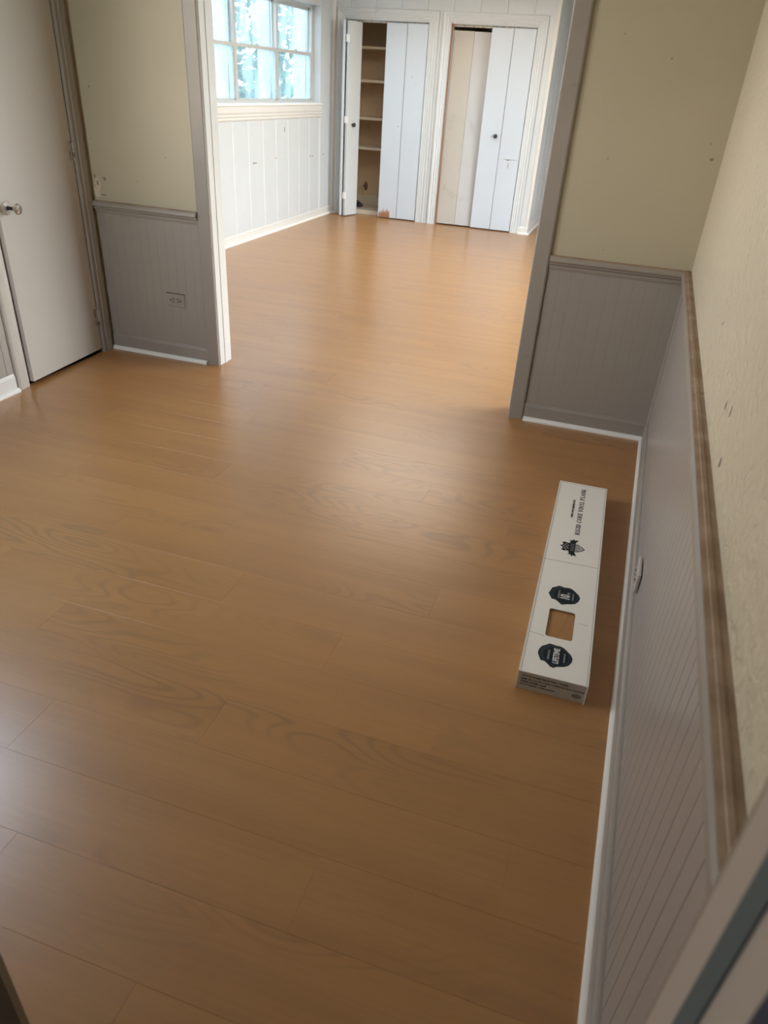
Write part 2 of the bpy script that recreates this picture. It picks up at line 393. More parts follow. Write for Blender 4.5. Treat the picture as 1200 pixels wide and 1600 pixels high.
# the door: hinge near the corner, standing slightly proud
d1 = struct(empty('door_1', (XC + .004, DY1 - .004, 0), (0, 0, math.radians(3.0))))
bx((-.034, -.601, .022), (0, 0, DH - .004), 'door_slab', 'door', d1, .002)
for hz in (.16, 1.0, 1.84):
    hh = B().box((-.002, -.03, hz), (.0016, -.001, hz + .09)); h1_ = hh.build('hinge', 'hinge', d1)
    B().lathe([(0, 0), (0, .0055), (.09, .0055), (.09, 0)], 10, 'z').build('hinge_pin', 'hinge', h1_, loc=(.006, .003, hz))
kn = empty('knob', (0, -.548, .84), parent=d1)
B().lathe([(0, 0), (0, .031), (.003, .030), (.005, .022), (.007, .011), (.007, 0)], 28).build('rose', 'door', kn, smooth=True)
B().lathe([(.006, 0), (.006, .011), (.014, .008), (.038, .008), (.044, .012), (.044, 0)], 20).build('spindle', 'black', kn, smooth=True)
B().lathe([(.043, 0), (.043, .011), (.050, .021), (.060, .025), (.068, .020), (.072, .010), (.0725, 0)], 12).build('glass_knob', 'knobglass', kn)

# back wall with the doorway the picture was taken from, and a hall beyond it
YB = -3.2; DX0, DX1 = -.935, -.136
wb = struct(empty('wall_back'))
NW0, NW1, NZ0, NZ1 = -2.90, -2.30, .90, 2.10            # unseen window added in the back wall, behind the camera, as fill light
bx((-3.19, YB - .113, 0), (NW0, YB, H), 'plaster', 'cream', wb); bx((NW1, YB - .113, 0), (DX0 - .02, YB, H), 'plaster', 'cream', wb)
bx((NW0, YB - .113, 0), (NW1, YB, NZ0), 'plaster', 'cream', wb); bx((NW0, YB - .113, NZ1), (NW1, YB, H), 'plaster', 'cream', wb)
w3 = struct(empty('added_window_3'))
f3 = B().box((NW0, YB - .10, NZ0), (NW0 + .05, YB - .05, NZ1)).box((NW1 - .05, YB - .10, NZ0), (NW1, YB - .05, NZ1)).box((NW0, YB - .10, NZ0), (NW1, YB - .05, NZ0 + .05)).box((NW0, YB - .10, NZ1 - .05), (NW1, YB - .05, NZ1)).box((NW0, YB - .095, 1.46), (NW1, YB - .055, 1.51))
f3.build('window_frame', 'metal', w3)
for z0, z1 in ((NZ0 + .05, 1.46), (1.51, NZ1 - .05)): bx((NW0 + .05, YB - .078, z0), (NW1 - .05, YB - .074, z1), 'pane', 'clear', w3)
casing('window_casing', [(0, 0), (0, .015), (.08, .015), (.08, 0)], NW0, NW1, NZ0, NZ1, lambda h, z, d: (h, YB + d, z), 'grey', w3)
bx((DX1 + .02, YB - .113, 0), (.16, YB, H), 'plaster', 'cream', wb)
bx((DX0 - .02, YB - .113, 2.05), (DX1 + .02, YB, H), 'plaster', 'cream', wb)
for nm, mt, y0, y1 in (('jamb_front', 'door', YB - .041, YB + .001), ('door_stop', 'slate', YB - .067, YB - .041), ('jamb_rear', 'door', YB - .108, YB - .067), ('rear_edge', 'navy', YB - .13, YB - .108)):
    e = .0 if nm != 'door_stop' else .002
    jb = B().box((DX1 - e, y0, 0), (DX1 + .02, y1, 2.03)).box((DX0 - .02, y0, 2.03 - e), (DX1 + .02, y1, 2.05))
    jb.build(nm, mt, wb)
bx((DX0 - .02, YB - .13, 0), (DX0, YB + .001, 2.03), 'hinge_jamb', 'slategrey', wb)
casing('door_casing', [(.003, 0), (.003, .014), (.008, .018), (.055, .018), (.06, .014), (.06, 0)], DX0, DX1, 0, 2.03, lambda h, z, d: (h, YB + d, z), 'grey', wb)
wh = struct(empty('wall_hall'))
bx((-1.35, -5.6, 0), (-1.25, YB - .113, H), 'plaster', 'hallwall', wh)
bx((.3, -5.6, 0), (.4, YB - .113, H), 'plaster', 'hallwall', wh)
bx((-1.35, -5.7, 0), (.4, -5.6, H), 'plaster', 'hallwall', wh)

# ------------------------------------------------------------------ ceiling
struct(bx((-3.2, YB - .113, H), (.4, .114, H + .1), 'ceiling', 'ceil'))
struct(bx((-1.35, -5.7, H), (.4, YB - .113, H + .1), 'ceiling.002', 'ceil'))
KX0, KX1, KY0, KY1 = -3.1, -1.5, 2.7, 4.8
c2_ = B().box((-4.1, .114, H), (1.35, KY0, H + .1)).box((-4.1, KY1, H), (1.35, 7.4, H + .1)).box((-4.1, KY0, H), (KX0, KY1, H + .1)).box((KX1, KY0, H), (1.35, KY1, H + .1))
struct(c2_.build('ceiling.001', 'ceil'))
w6 = struct(empty('added_skylight_5'))                          # unseen skylight added above the frame for floor light and sheen
B().box((KX0 - .02, KY0 - .02, H + .1), (KX1 + .02, KY0 + .03, H + .16)).box((KX0 - .02, KY1 - .03, H + .1), (KX1 + .02, KY1 + .02, H + .16)).box((KX0 - .02, KY0 + .03, H + .1), (KX0 + .03, KY1 - .03, H + .16)).box((KX1 - .03, KY0 + .03, H + .1), (KX1 + .02, KY1 - .03, H + .16)).build('window_frame', 'metal', w6)
bx((KX0 + .03, KY0 + .03, H + .12), (KX1 - .03, KY1 - .03, H + .124), 'pane', 'bronze', w6)

# ------------------------------------------------------------------ far room: window wall
XW = -3.937; YF = 5.657
WY0, WY1, WZ0, WZ1 = 2.54, 5.28, 1.185, 2.09
ww = struct(empty('wall_far_left'))
bx((XW - .16, .114, 0), (XW - .008, WY0, H), 'plaster', 'white', ww)
bx((XW - .16, WY1, 0), (XW - .008, YF + .62, H), 'plaster', 'white', ww)
bx((XW - .16, WY0, 0), (XW - .008, WY1, WZ0 - .02), 'plaster', 'white', ww)
bx((XW - .16, WY0, WZ1), (XW - .008, WY1, H), 'plaster', 'white', ww)
def vboard(parent, p, direction, wd, z0, z1, mt='white'):
    t, c = .009, .009
    k = ('v', round(wd, 3), round(z0, 3), round(z1, 3))
    if k not in beadv:
        pr = [(0, 0), (0, -t + c * .75), (c * 1.2, -t), (wd - c * 1.2, -t), (wd, -t + c * .75), (wd, 0)]
        v = [(x, y, z) for z in (z0, z1) for x, y in pr]
        f = [(j, (j + 1) % 6, 6 + (j + 1) % 6, 6 + j) for j in range(6)] + [(5, 4, 3, 2, 1, 0), (6, 7, 8, 9, 10, 11)]
        beadv[k] = mesh('wall_board', v, f, mt)
    ob('wall_board', beadv[k], parent, (p[0], p[1], 0), (0, 0, math.atan2(direction[1], direction[0])))
G = [.13, .43, .725, 1.02, 1.315, 1.61, 1.905, 2.2, 2.49, 2.78, 3.0, 3.189, 3.5, 3.813, 4.107, 4.406, 4.677, 4.965, 5.254, 5.53, 5.642]
G = [.135 + i * .295 for i in range(9)] + [2.60, 2.895, 3.19, 3.5, 3.81, 4.107, 4.40, 4.68, 4.967, 5.254, 5.54, 5.64]
for a, b in zip(G, G[1:]):
    for u0, u1 in ((a, min(b, WY0)), (max(a, WY0), min(b, WY1)), (max(a, WY1), b)):
        if u1 - u0 < .012: continue
        mid = (u0 + u1) / 2
        if WY0 < mid < WY1:
            vboard(ww, (XW - .008, u0), (0, 1), u1 - u0, .085, WZ0 - .03)
            vboard(ww, (XW - .008, u0), (0, 1), u1 - u0, WZ1 + .0, H)
        else: vboard(ww, (XW - .008, u0), (0, 1), u1 - u0, .085, H)
run('baseboard', BASE, (XW - .008, .12), (XW - .008, YF - .02), (1, 0), 'whitedirty', ww)
struct(run('trim_6', [(a + .008, b) for a, b in SHOE], (XW, .12), (XW, YF - .01), (1, 0), 'trim'))
cn = B().loft([[(XW, YF - .0, z), (XW + .03, YF, z), (XW + .026, YF - .014, z), (XW + .014, YF - .026, z), (XW, YF - .03, z)] for z in (0, H)])
struct(cn.build('trim_7', 'whitedirty'))
# window reveal, stool, apron, frames, panes
w1 = struct(empty('window_1', (XW, 0, 0)))
rv = B().box((-.165, WY0 - .002, WZ0 - .03), (.0, WY1 + .002, WZ0)).box((-.165, WY1 - .004, WZ0), (.0, WY1 + .012, WZ1)).box((-.165, WY0 - .012, WZ0), (.0, WY0 + .004, WZ1)).box((-.165, WY0, WZ1 - .012), (0, WY1, WZ1 + .005))
rv.build('reveal', 'white', w1)
B().box((-.10, WY0 - .05, WZ0 - .018), (.022, WY1 + .03, WZ0 + .002)).build('stool', 'trim', w1, .004)
ap = [(0, 1.045), (.006, 1.05), (.010, 1.06), (.008, 1.075), (.014, 1.085), (.012, 1.10), (.018, 1.115), (.018, 1.165), (0, 1.167)]
B().loft([[(d, y, z) for d, z in ap] for y in (WY0 - .03, WY1 + .012)]).build('apron', 'whitedirty', w1)
MY = [2.60, 3.486, 4.374, 5.262]
fr = B()
for i, y in enumerate(MY): fr.box((-.155, y - .024, WZ0), (-.092, y + (.024 if i < 3 else .016), WZ1 - .012))
fr.box((-.155, WY0, WZ0), (-.088, WY1, WZ0 + .022)).box((-.155, WY0, WZ1 - .035), (-.10, WY1, WZ1 - .012))
fr.build('window_frame', 'metal', w1)
for i in range(3):
    a, b = MY[i] + .024, MY[i + 1] - .024
    for nm, x, z0, z1 in (('lower_sash', -.098, WZ0 + .022, 1.655), ('upper_sash', -.130, 1.635, WZ1 - .035)):
        s_ = .020
        sh = B().box((x - .016, a, z0), (x, a + s_ * .7, z1)).box((x - .016, b - s_ * .7, z0), (x, b, z1)).box((x - .016, a, z0), (x, b, z0 + s_ * .8)).box((x - .016, a, z1 - .028), (x + (.006 if nm[0] == 'l' else 0), b, z1))
        sa = sh.build(nm, 'metal', w1)
        bx((x - .010, a + .012, z0 + .012), (x - .006, b - .012, z1 - .024), 'pane', 'glass', sa)
        if nm[0] == 'l':
            lk = B().box((x - .004, (a + b) / 2 - .022, z1), (x + .012, (a + b) / 2 + .022, z1 + .006)).box((x, (a + b) / 2 - .012, z1 + .006), (x + .016, (a + b) / 2 + .006, z1 + .014))
            lk.build('sash_lock', 'metal', sa, .002)
# outer porch-side posts seen through the glass
for y in MY: bx((-.30, y - .03, WZ0 - .1), (-.162, y + .03, WZ1 + .1), 'outer_post', 'trim', w1)

# ------------------------------------------------------------------ far room: closet wall (a box standing into the room)
wc = struct(empty('wall_closet'))
O1 = (-3.793, -2.823); O2 = (-2.576, -1.650); OH = 2.005; CX1 = -1.447; YC = 6.27
def seg(x0, x1, z0, z1): bx((x0, YF + .009, z0), (x1, YF + .10, z1), 'plaster', 'white', wc)
seg(XW, O1[0], 0, H); seg(O1[0], O1[1], OH, H); seg(O1[1], O2[0], 0, H); seg(O2[0], O2[1], OH, H); seg(O2[1], CX1 - .009, 0, H)
gx = [XW + .0, -3.742, -3.448, -3.153, -2.863, -2.574, -2.287, -2.0, -1.712, CX1 - .004]
for a, b in zip(gx, gx[1:]):
    vboard(wc, (a, YF + .009), (1, 0), b - a, OH + .097, H)
for a, b, n_ in ((XW, O1[0] - .085, 1), (O1[1] + .098, O2[0] - .098, 1), (O2[1] + .098, CX1 - .004, 1)):
    if b - a > .012: vboard(wc, (a, YF + .009), (1, 0), b - a, 0, OH + .098)
# closet casings: the left leg of closet one is squeezed against the corner
def pl(h, z, d): return (h, YF + .004 - d, z)
c1 = casing('closet_casing', FLUTE, O1[0], O1[1], 0, OH, pl, 'white', wc)
c2 = casing('closet_casing', FLUTE, O2[0], O2[1], 0, OH, pl, 'white', wc)
bx((O2[0], YF - .014, 0), (O2[0] + .008, YF + .03, OH), 'bare_edge', 'bare', c2)['label'] = 'bare reddish wood edge'
jl = B()
for a, b in (O1, O2):
    jl.box((a - .001, YF - .004, 0), (a + .006, YF + .1, OH)).box((b - .006, YF - .004, 0), (b + .001, YF + .1, OH)).box((a, YF - .004, OH - .006), (b, YF + .1, OH + .001))
jl.build('jamb_lining', 'white', wc)
tr_ = B()
for a, b in (O1, O2): tr_.box((a + .01, YF + .03, OH - .028), (b - .01, YF + .055, OH - .006))
tr_.build('door_track', 'hinge', wc)
# outside corner and the side face running deeper
bx((CX1 - .1, YF + .10, 0), (CX1 - .009, 7.2, H), 'plaster', 'white', wc)
for i in range(5): vboard(wc, (CX1 - .009, YF + .03 + .295 * i), (0, 1), .295, .085, H)
cc = B().loft([[(CX1 - .03, YF - .006, z), (CX1 + .004, YF - .006, z), (CX1 + .004, YF + .028, z), (CX1 - .002, YF + .028, z), (CX1 - .002, YF, z), (CX1 - .03, YF, z)] for z in (0, H)])
struct(cc.build('trim_8', 'whitedirty'))
run('baseboard', BASE, (CX1 - .009, YF + .03), (CX1 - .009, 7.18), (1, 0), 'whitedirty', wc)
struct(run('trim_9', [(a + .005, b) for a, b in SHOE], (CX1, YF - .008), (CX1, 7.18), (1, 0), 'trim'))
struct(run('trim_10', [(a + .004, b) for a, b in SHOE], (O2[1] + .098, YF), (CX1 + .02, YF), (0, -1), 'trim'))
struct(run('trim_11', [(a + .004, b) for a, b in SHOE], (XW, YF), (O1[0] - .08, YF), (0, -1), 'trim'))
run('baseboard', [(d, z * .9) for d, z in BASE], (O2[1] + .099, YF), (CX1, YF), (0, -1), 'whitedirty', wc)
# closet interiors
ci = struct(empty('wall_closet_inside'))
bx((XW - .008, YC, 0), (CX1 - .1, YC + .09, H), 'plaster', 'closet', ci)
bx((XW - .008, YF + .10, 0), (XW + .022, YC, H), 'plaster', 'closet', ci)
bx((-2.74, YF + .10, 0), (-2.66, YC, H), 'plaster', 'closet', ci)
run('baseboard', [(0, 0), (.012, 0), (.012, .15), (.006, .16), (0, .16)], (XW + .022, YC), (-2.74, YC), (0, -1), 'shelf', ci)
# soot-like stain patch low on the closet back wall
def blob(cx, cz, rx, rz, n, seed, jag=.3):
    rnd = random.Random(seed); out = []
    for i in range(n):
        a = 2 * math.pi * i / n; r = 1 + rnd.uniform(-jag, jag); out.append((cx + rx * r * math.cos(a), cz + rz * r * math.sin(a)))
    return out
M['stain'] = mat('brown_soot_stain', (.17, .13, .085), .8, var=.6, vscale=25)
pts = blob(-3.695, .27, .035, .05, 14, 3)
B().loft([[(x, YC - .0005, z) for x, z in pts], [(x, YC + .001, z) for x, z in pts]]).build('wall_stain', 'stain', ci)

# shelves in the open closet: each one can be lifted out
names = ['topmost', 'second from top', 'third from top', 'fourth from top']
for k, (z, nm) in enumerate(zip((1.756, 1.427, 1.043, .724), names)):
    s = empty('closet_shelf', (-3.33, 6.10, z))
    tag(s, f'{nm} of the cream shelves in the open closet', 'shelf', 'shelves in the open closet')
    bx((-.583, -.15, -.014), (.583, .165, .014), 'shelf_board', 'shelf', s, .002)
    c_ = B().box((-.58, .148, -.045), (.58, .168, -.0142)); c_.build('cleat', 'closet', s)
s = bx((-.583, -.15, 0), (.583, .305, .048), 'closet_plinth', 'shelf', None, .002); s.location = (-3.33, 5.945, 0)
tag(s, 'low cream platform board on the floor of the open closet', 'platform')
# black crumpled plastic scrap on the platform and frayed fibres behind it
def crumple(name, r, seed, mt, loc, sc):
    b = bmesh.new(); bmesh.ops.create_icosphere(b, subdivisions=3, radius=r)
    for v in b.verts:
        n_ = noise.fractal(v.co * (3.0 / r) * .35 + Vector((seed, 0, 0)), 1.0, 2.0, 4)
        v.co *= 1 + .55 * n_
        v.co = Vector((v.co.x * sc[0], v.co.y * sc[1], max(v.co.z * sc[2], -.6 * r * sc[2])))
    lo = min(v.co.z for v in b.verts)
    for v in b.verts: v.co.z -= lo
    me = bpy.data.meshes.new(name); b.to_mesh(me); b.free(); me.materials.append(M[mt])
    return ob(name, me, None, loc)
tag(crumple('plastic_scrap', .06, 4, 'blackplastic', (-3.72, 6.0, .0481), (1.35, .8, .75)), 'crumpled black plastic scrap on the platform of the open closet', 'plastic scrap')
for (x0, z0, x1, z1, nm) in ((-3.82, .19, -3.75, .27, 0), (-3.745, .26, -3.715, .14, 1)):
    dx, dz = x1 - x0, z1 - z0; L_ = math.hypot(dx, dz); nx, nz_ = -dz / L_ * .006, dx / L_ * .006
    p = [(x0 + nx, z0 + nz_), (x0 - nx, z0 - nz_), (x1 - nx * .4, z1 - nz_ * .4), (x1 + nx * .4, z1 + nz_ * .4)]
    B().loft([[(a, YC - .016, c) for a, c in p], [(a, YC - .012, c) for a, c in p]]).build('torn_paint_strip', 'yellow', ci)

# ------------------------------------------------------------------ bifold doors
LT = .028
def leaf(parent, x0, x1, z1, mt='skylitwhite', name='door_leaf', y0=0):
    return bx((x0, y0, .012), (x1, y0 + LT, z1), name, mt, parent, .002)
def knob(parent, x, z, y=0):
    return B().lathe([(0, 0), (0, .012), (-.012, .009), (-.02, .019), (-.030, .023), (-.040, .018), (-.043, 0)], 18, 'y').build('knob', 'black', parent, loc=(x, y, z), smooth=True)
LW = .2395
# open pair at the left: two leaves folded out into the room
al = math.radians(73)
d2 = struct(empty('door_2', (O1[0] + .008, YF + .03, 0)))
pa = empty('folded_leaf', (0, 0, 0), (0, 0, -al), d2)
bx((0, -LT, .012), (LW, 0, OH - .03), 'slab', 'skylitwhite', pa, .002)
tip = Vector((math.cos(-al) * LW, math.sin(-al) * LW, 0))
pb = empty('front_leaf', tip + Vector((.018, 0, 0)), (0, 0, al), d2)
bx((0, -LT - .0, .012), (LW, 0, OH - .03), 'slab', 'white', pb, .002)
B().lathe([(0, 0), (0, .012), (-.012, .009), (-.02, .019), (-.030, .023), (-.040, .018), (-.043, 0)], 18, 'y').build('knob', 'black', pb, loc=(LW * .42, -LT, .985), smooth=True)
for z in (.2, 1.0, 1.78):
    B().box((-.012, -.03, z), (.012, .004, z + .07)).build('hinge', 'trim', pb)
# closed pair right of it
d3 = struct(empty('door_3', (0, YF + .004, 0)))
l1 = leaf(d3, O1[1] - .006 - 2 * LW - .002, O1[1] - .013 - LW, OH - .022)
l2 = leaf(d3, O1[1] - .0075 - LW, O1[1] - .012, OH - .020)
chip = [(-3.30, .013), (-3.30, .06), (-3.293, .05), (-3.287, .085), (-3.277, .045), (-3.268, .09), (-3.255, .05), (-3.243, .115), (-3.232, .06), (-3.217, .10), (-3.207, .055), (-3.193, .12), (-3.182, .07), (-3.165, .10), (-3.158, .03), (-3.162, .013)]
cp = B().loft([[(x, y, z) for x, z in chip] for y in (-.0008, .003)]).build('chipped_patch', 'bare', d3)
cp['label'] = 'reddish bare wood where paint has chipped off'
# right closet: left pair off its track, leaning back; right pair hanging straight
d4 = struct(empty('door_4', (O2[0] + .012, YF + .022, .0), (math.radians(-2.0), 0, math.radians(2.2))))
LW2 = .225
bx((0, 0, .014), (LW2, LT, OH - .055), 'door_leaf', 'beige', d4, .002)
bx((LW2 + .002, 0, .014), (2 * LW2 + .03, LT, OH - .058), 'door_leaf', 'coolbeige', d4, .002)
d5 = struct(empty('door_5', (0, YF + .0, 0)))
e5 = O2[1] - .012
leaf(d5, e5 - .472, e5 - .2385, OH - .022); leaf(d5, e5 - .2335, e5, OH - .020)
knob(d5, -1.956, .985)
# hairline seams: nothing painted, the leaves stand 2 mm apart

# far room remaining walls with the large glazed opening that lights it
wf = struct(empty('wall_far_back')); bx((CX1 - .1, 7.2, 0), (1.3, 7.3, H), 'plaster', 'white', wf)
w4 = struct(empty('wall_far_right'))
Q0, Q1, QZ0, QZ1 = .7, 3.9, .1, 2.12
bx((1.2, 0, 0), (1.3, Q0, H), 'plaster', 'white', w4); bx((1.2, Q1, 0), (1.3, 7.2, H), 'plaster', 'white', w4)
bx((1.2, Q0, 0), (1.3, Q1, QZ0), 'plaster', 'white', w4); bx((1.2, Q0, QZ1), (1.3, Q1, H), 'plaster', 'white', w4)
bx((.12, 0, 0), (1.3, .114, H), 'plaster', 'white', w4)
w2 = struct(empty('window_2'))
f2 = B()
for i in range(5):
    y = Q0 + (Q1 - Q0) * i / 4; f2.box((1.22, y - .03, QZ0), (1.28, y + .03, QZ1))
f2.box((1.22, Q0, QZ0), (1.28, Q1, QZ0 + .06)).box((1.22, Q0, QZ1 - .06), (1.28, Q1, QZ1)).build('window_frame', 'metal', w2)
for i in range(4):
    a = Q0 + (Q1 - Q0) * i / 4 + .03; bx((1.248, a, QZ0 + .06), (1.252, a + (Q1 - Q0) / 4 - .06, QZ1 - .06), 'pane', 'clear', w2)

# wear: chips, scuffs and nail holes where the photograph shows them (thin flakes on the surfaces)
M['scuff'] = mat('dark_scuff', (.24, .20, .16), .7)
M['chipc'] = mat('old_pale_paint', (.60, .52, .38), .7, dirt=.5, dscale=30, dthr=.5)
def flake(parent, place, cx_, cz_, rx, rz, seed, mt='scuff', nm='scuff', th_=.0008, jag=.35, n_=11):
    p = blob(cx_, cz_, rx, rz, n_, seed, jag)
    return B().loft([[place(a, c, d) for a, c in p] for d in (-.0004, th_)]).build(nm, mt, parent)
pw = lambda h, z, d: (XW + .0012 + d, h, z)
for k, (y, z, rx, rz) in enumerate(((4.99, .667, .012, .010), (5.06, .664, .014, .010), (5.38, .666, .018, .005), (3.61, .683, .055, .006), (4.1, .70, .012, .01), (4.31, .95, .008, .02))):
    flake(ww, pw, y, z, rx, rz, k)
pp = lambda h, z, d: (h, -d, z)
flake(wp, pp, -3.035, .862, .022, .052, 21, 'chipc', 'old_paint_patch', .0006)
for k, (x, z, rx, rz) in enumerate(((-3.045, .925, .006, .010), (-3.032, .893, .007, .012), (-2.985, .915, .012, .008), (-3.005, 1.328, .003, .006), (-.448, 1.211, .003, .003), (-.04, 1.24, .008, .005), (-.282, 1.572, .003, .003), (-3.0, .835, .02, .004))):
    flake(wp, pp, x, z, rx, rz, 30 + k, th_=.001)
pd = lambda h, z, d: (h, -d, z)
for k, (x, z, rx, rz) in enumerate(((-1.76, .762, .085, .0035), (-1.785, .758, .015, .007), (-1.775, .70, .004, .03))):
    flake(d5, pd, x, z, rx, rz, 50 + k, jag=.2)
for k, (x, z, rx, rz) in enumerate(((-2.983, 1.496, .006, .005), (-3.113, 1.0, .007, .006))):
    flake(d3, pd, x, z, rx, rz, 60 + k)
pr_ = lambda h, z, d: (-d, h, z)
for k, (y, z, rx, rz) in enumerate(((-1.586, .973, .004, .004), (-2.02, .911, .006, .010), (-2.10, .93, .003, .01), (-2.169, .85, .008, .012))):
    flake(wr, pr_, y, z, rx, rz, 70 + k)

# ------------------------------------------------------------------ electrical outlets
def outlet(name, loc, rot, label, mt='grey', proud=.006, k=1.3):
    t = empty(name, loc, rot); tag(t, label, 'outlet')
    # local: plate faces -y, long side along x
    bx((-.057, -proud, -.035), (.057, 0, .035), 'cover_plate', mt, t, .0025)
    for s_ in (-1, 1):
        f_ = B().lathe([(0, 0), (0, .0165), (-.002, .0165), (-.0025, .015), (-.0025, 0)], 20, 'y').build('socket_face', mt, t, loc=(s_ * .0205, -proud, 0))
        B().box((-.006 * s_ - .0045, -.0032, .0045), (-.006 * s_ + .0045, -.002, .0095)).build('slot', 'dark', f_)
        B().box((-.006 * s_ - .0045, -.0032, -.0095), (-.006 * s_ + .0045, -.002, -.0045)).build('slot', 'dark', f_)
        B().lathe([(-.002, 0), (-.002, .0045), (-.0032, .0045), (-.0032, 0)], 10, 'y').build('ground_hole', 'dark', f_, loc=(.009 * s_, 0, 0))
    B().lathe([(0, 0), (0, .003), (-.001, .0028), (-.0015, 0)], 10, 'y').build('screw', 'hinge', t, loc=(0, -proud, 0))
    return t
ot = outlet('electrical_outlet', (-2.613, -.006, .335), (0, 0, 0), 'grey painted outlet on the wainscot left of the wide opening', 'grey')
bx((-.060, -.0015, .0352), (.058, 0, .0385), 'paint_gap', 'dark', ot)['label'] = 'dark gap along top of plate'
outlet('electrical_outlet.001', (-.0335, -1.52, .16), (math.radians(0), 0, -math.pi / 2 + SK), 'pale outlet low on right wainscot beside the cardboard box', 'door', .010)

# ------------------------------------------------------------------ flooring carton
BXL, BXW, BXH = 1.228, .193, .064
box = empty('flooring_carton', (-.242, -1.375, 0), (0, 0, math.radians(1.0)))
tag(box, 'long white cardboard carton of vinyl plank flooring lying on floor', 'box')
hx, hy = BXW / 2, BXL / 2; T = .003
# top panel with rounded cut-out
cut = []
cx0, cx1, cy0, cy1, rr = -.043, .037, -.434, -.291, .009
for (ccx, ccy, a0) in ((cx1 - rr, cy1 - rr, 0), (cx0 + rr, cy1 - rr, 90), (cx0 + rr, cy0 + rr, 180), (cx1 - rr, cy0 + rr, 270)):
    for k in range(5):
        a = math.radians(a0 + 22.5 * k); cut.append((ccx + rr * math.cos(a), ccy + rr * math.sin(a)))
def ring_panel(outer, inner, z0, z1):
    """outer rectangle with the same number of points as inner: quads between them"""
    n_ = len(inner); v = []; f = []
    for z in (z0, z1):
        v += [(x, y, z) for x, y in outer] + [(x, y, z) for x, y in inner]
    for k in range(n_):
        j_ = (k + 1) % n_
        f.append((k, j_, n_ + j_, n_ + k)); o2 = 2 * n_
        f.append((o2 + k, o2 + n_ + k, o2 + n_ + j_, o2 + j_))
        f.append((n_ + k, n_ + j_, o2 + n_ + j_, o2 + n_ + k)); f.append((k, o2 + k, o2 + j_, j_))
    return v, f
def outer_pts(x0, x1, y0, y1):
    o_ = []
    for (px, py) in ((x1, y1), (x0, y1), (x0, y0), (x1, y0)): o_ += [(px, py)] * 5
    # spread the five copies a little so that no face is degenerate
    res = []
    for k, (px, py) in enumerate(o_):
        c = k // 5; j_ = k % 5 - 2
        if c == 0: q_ = (px, py + min(j_, 0) * .02) if j_ < 0 else (px - max(j_, 0) * .02, py)
        if c == 1: q_ = (px + max(-j_, 0) * .02, py) if j_ < 0 else (px, py - max(j_, 0) * .02)
        if c == 2: q_ = (px, py + max(-j_, 0) * .02) if j_ < 0 else (px + max(j_, 0) * .02, py)
        if c == 3: q_ = (px - max(-j_, 0) * .02, py) if j_ < 0 else (px, py + max(j_, 0) * .02)
        res.append(q_)
    return res
v, f = ring_panel(outer_pts(-hx, hx, -hy, hy), cut, BXH - T, BXH)
ob('lid_panel', mesh('lid_panel', v, f, 'card'), box)
sd = bx((-hx, -hy, .0), (-hx + T, hy, BXH - T), 'side_panel', 'cardedge', box)
# right side with the dark notch
for a, b in ((-hy - .004, -.012), (.016, hy)): bx((hx - T, a, .0), (hx, b, BXH - T), 'side_panel', 'cardedge', box)
nt_ = bx((hx - T - .002, -.012, .004), (hx - .0012, .016, BXH - T), 'strap_notch', 'blackplastic', box); nt_['label'] = 'black piece in side notch'
bx((-hx - .0015, -.03, .012), (-hx, -.012, BXH - .006), 'strap_notch', 'cardin', box)
end = bx((-hx + T, -hy, 0), (hx - T, -hy + T, BXH - T - .001), 'end_panel', 'cardend', box)
bx((-hx + T, hy - T, 0), (hx - T, hy, BXH - T), 'end_panel', 'card', box)
bx((-hx + T, -hy + T, 0), (hx - T, hy - T, T), 'base_panel', 'cardin', box)
def line(x0, y0, x1, y1, w_, nm='crease', mt='crease', z=BXH, h=.0004):
    dx, dy = x1 - x0, y1 - y0; l_ = math.hypot(dx, dy); a, b = -dy / l_ * w_ / 2, dx / l_ * w_ / 2
    p = [(x0 + a, y0 + b), (x0 - a, y0 - b), (x1 - a, y1 - b), (x1 + a, y1 + b)]
    return B().loft([[(x, y, zz) for x, y in p] for zz in (z - .0002, z + h)]).build(nm, mt, box)
line(-hx + .002, -.012, hx - .002, -.006, .0018); line(-hx + .006, hy - .012, hx - .006, hy - .012, .0014)
line(-hx + .0065, -hy + .003, -hx + .0065, hy - .004, .0016); line(hx - .0055, -hy + .003, hx - .0055, hy - .004, .0014)
line(-hx + .004, -.431, cx0 - .002, -.437, .0014); line(cx1 + .012, -.34, hx - .02, -.342, .0012)
bx((hx - .004, -hy, BXH - .0003), (hx, hy, BXH + .0008), 'lid_edge', 'cardedge', box)
bx((-hx, -hy, BXH - .0003), (-hx + .003, hy, BXH + .0008), 'lid_edge', 'cardedge', box)

# printing on the lid: local frame u = reading direction (+y), v = up of letters (-x)
def text_mesh(s, size, target_len=None, extrude=.0002, font_shear=0):
    c = bpy.data.curves.new('t', 'FONT'); c.body = s; c.size = size; c.extrude = extrude; c.resolution_u = 3; c.shear = font_shear; c.offset = size * .035
    tmp = bpy.data.objects.new('t', c); COL.objects.link(tmp)
    bpy.context.view_layer.update()
    me = bpy.data.meshes.new_from_object(tmp.evaluated_get(bpy.context.evaluated_depsgraph_get()))
    bpy.data.objects.remove(tmp); bpy.data.curves.remove(c)
    xs = [v.co.x for v in me.vertices]; ys = [v.co.y for v in me.vertices]
    x0, y0 = min(xs), min(ys); sx = (target_len / (max(xs) - x0)) if target_len else 1; sy = size / max(1e-6, max(ys) - y0)
    for v in me.vertices: v.co.x = (v.co.x - x0) * sx; v.co.y = (v.co.y - y0) * sy
    return me
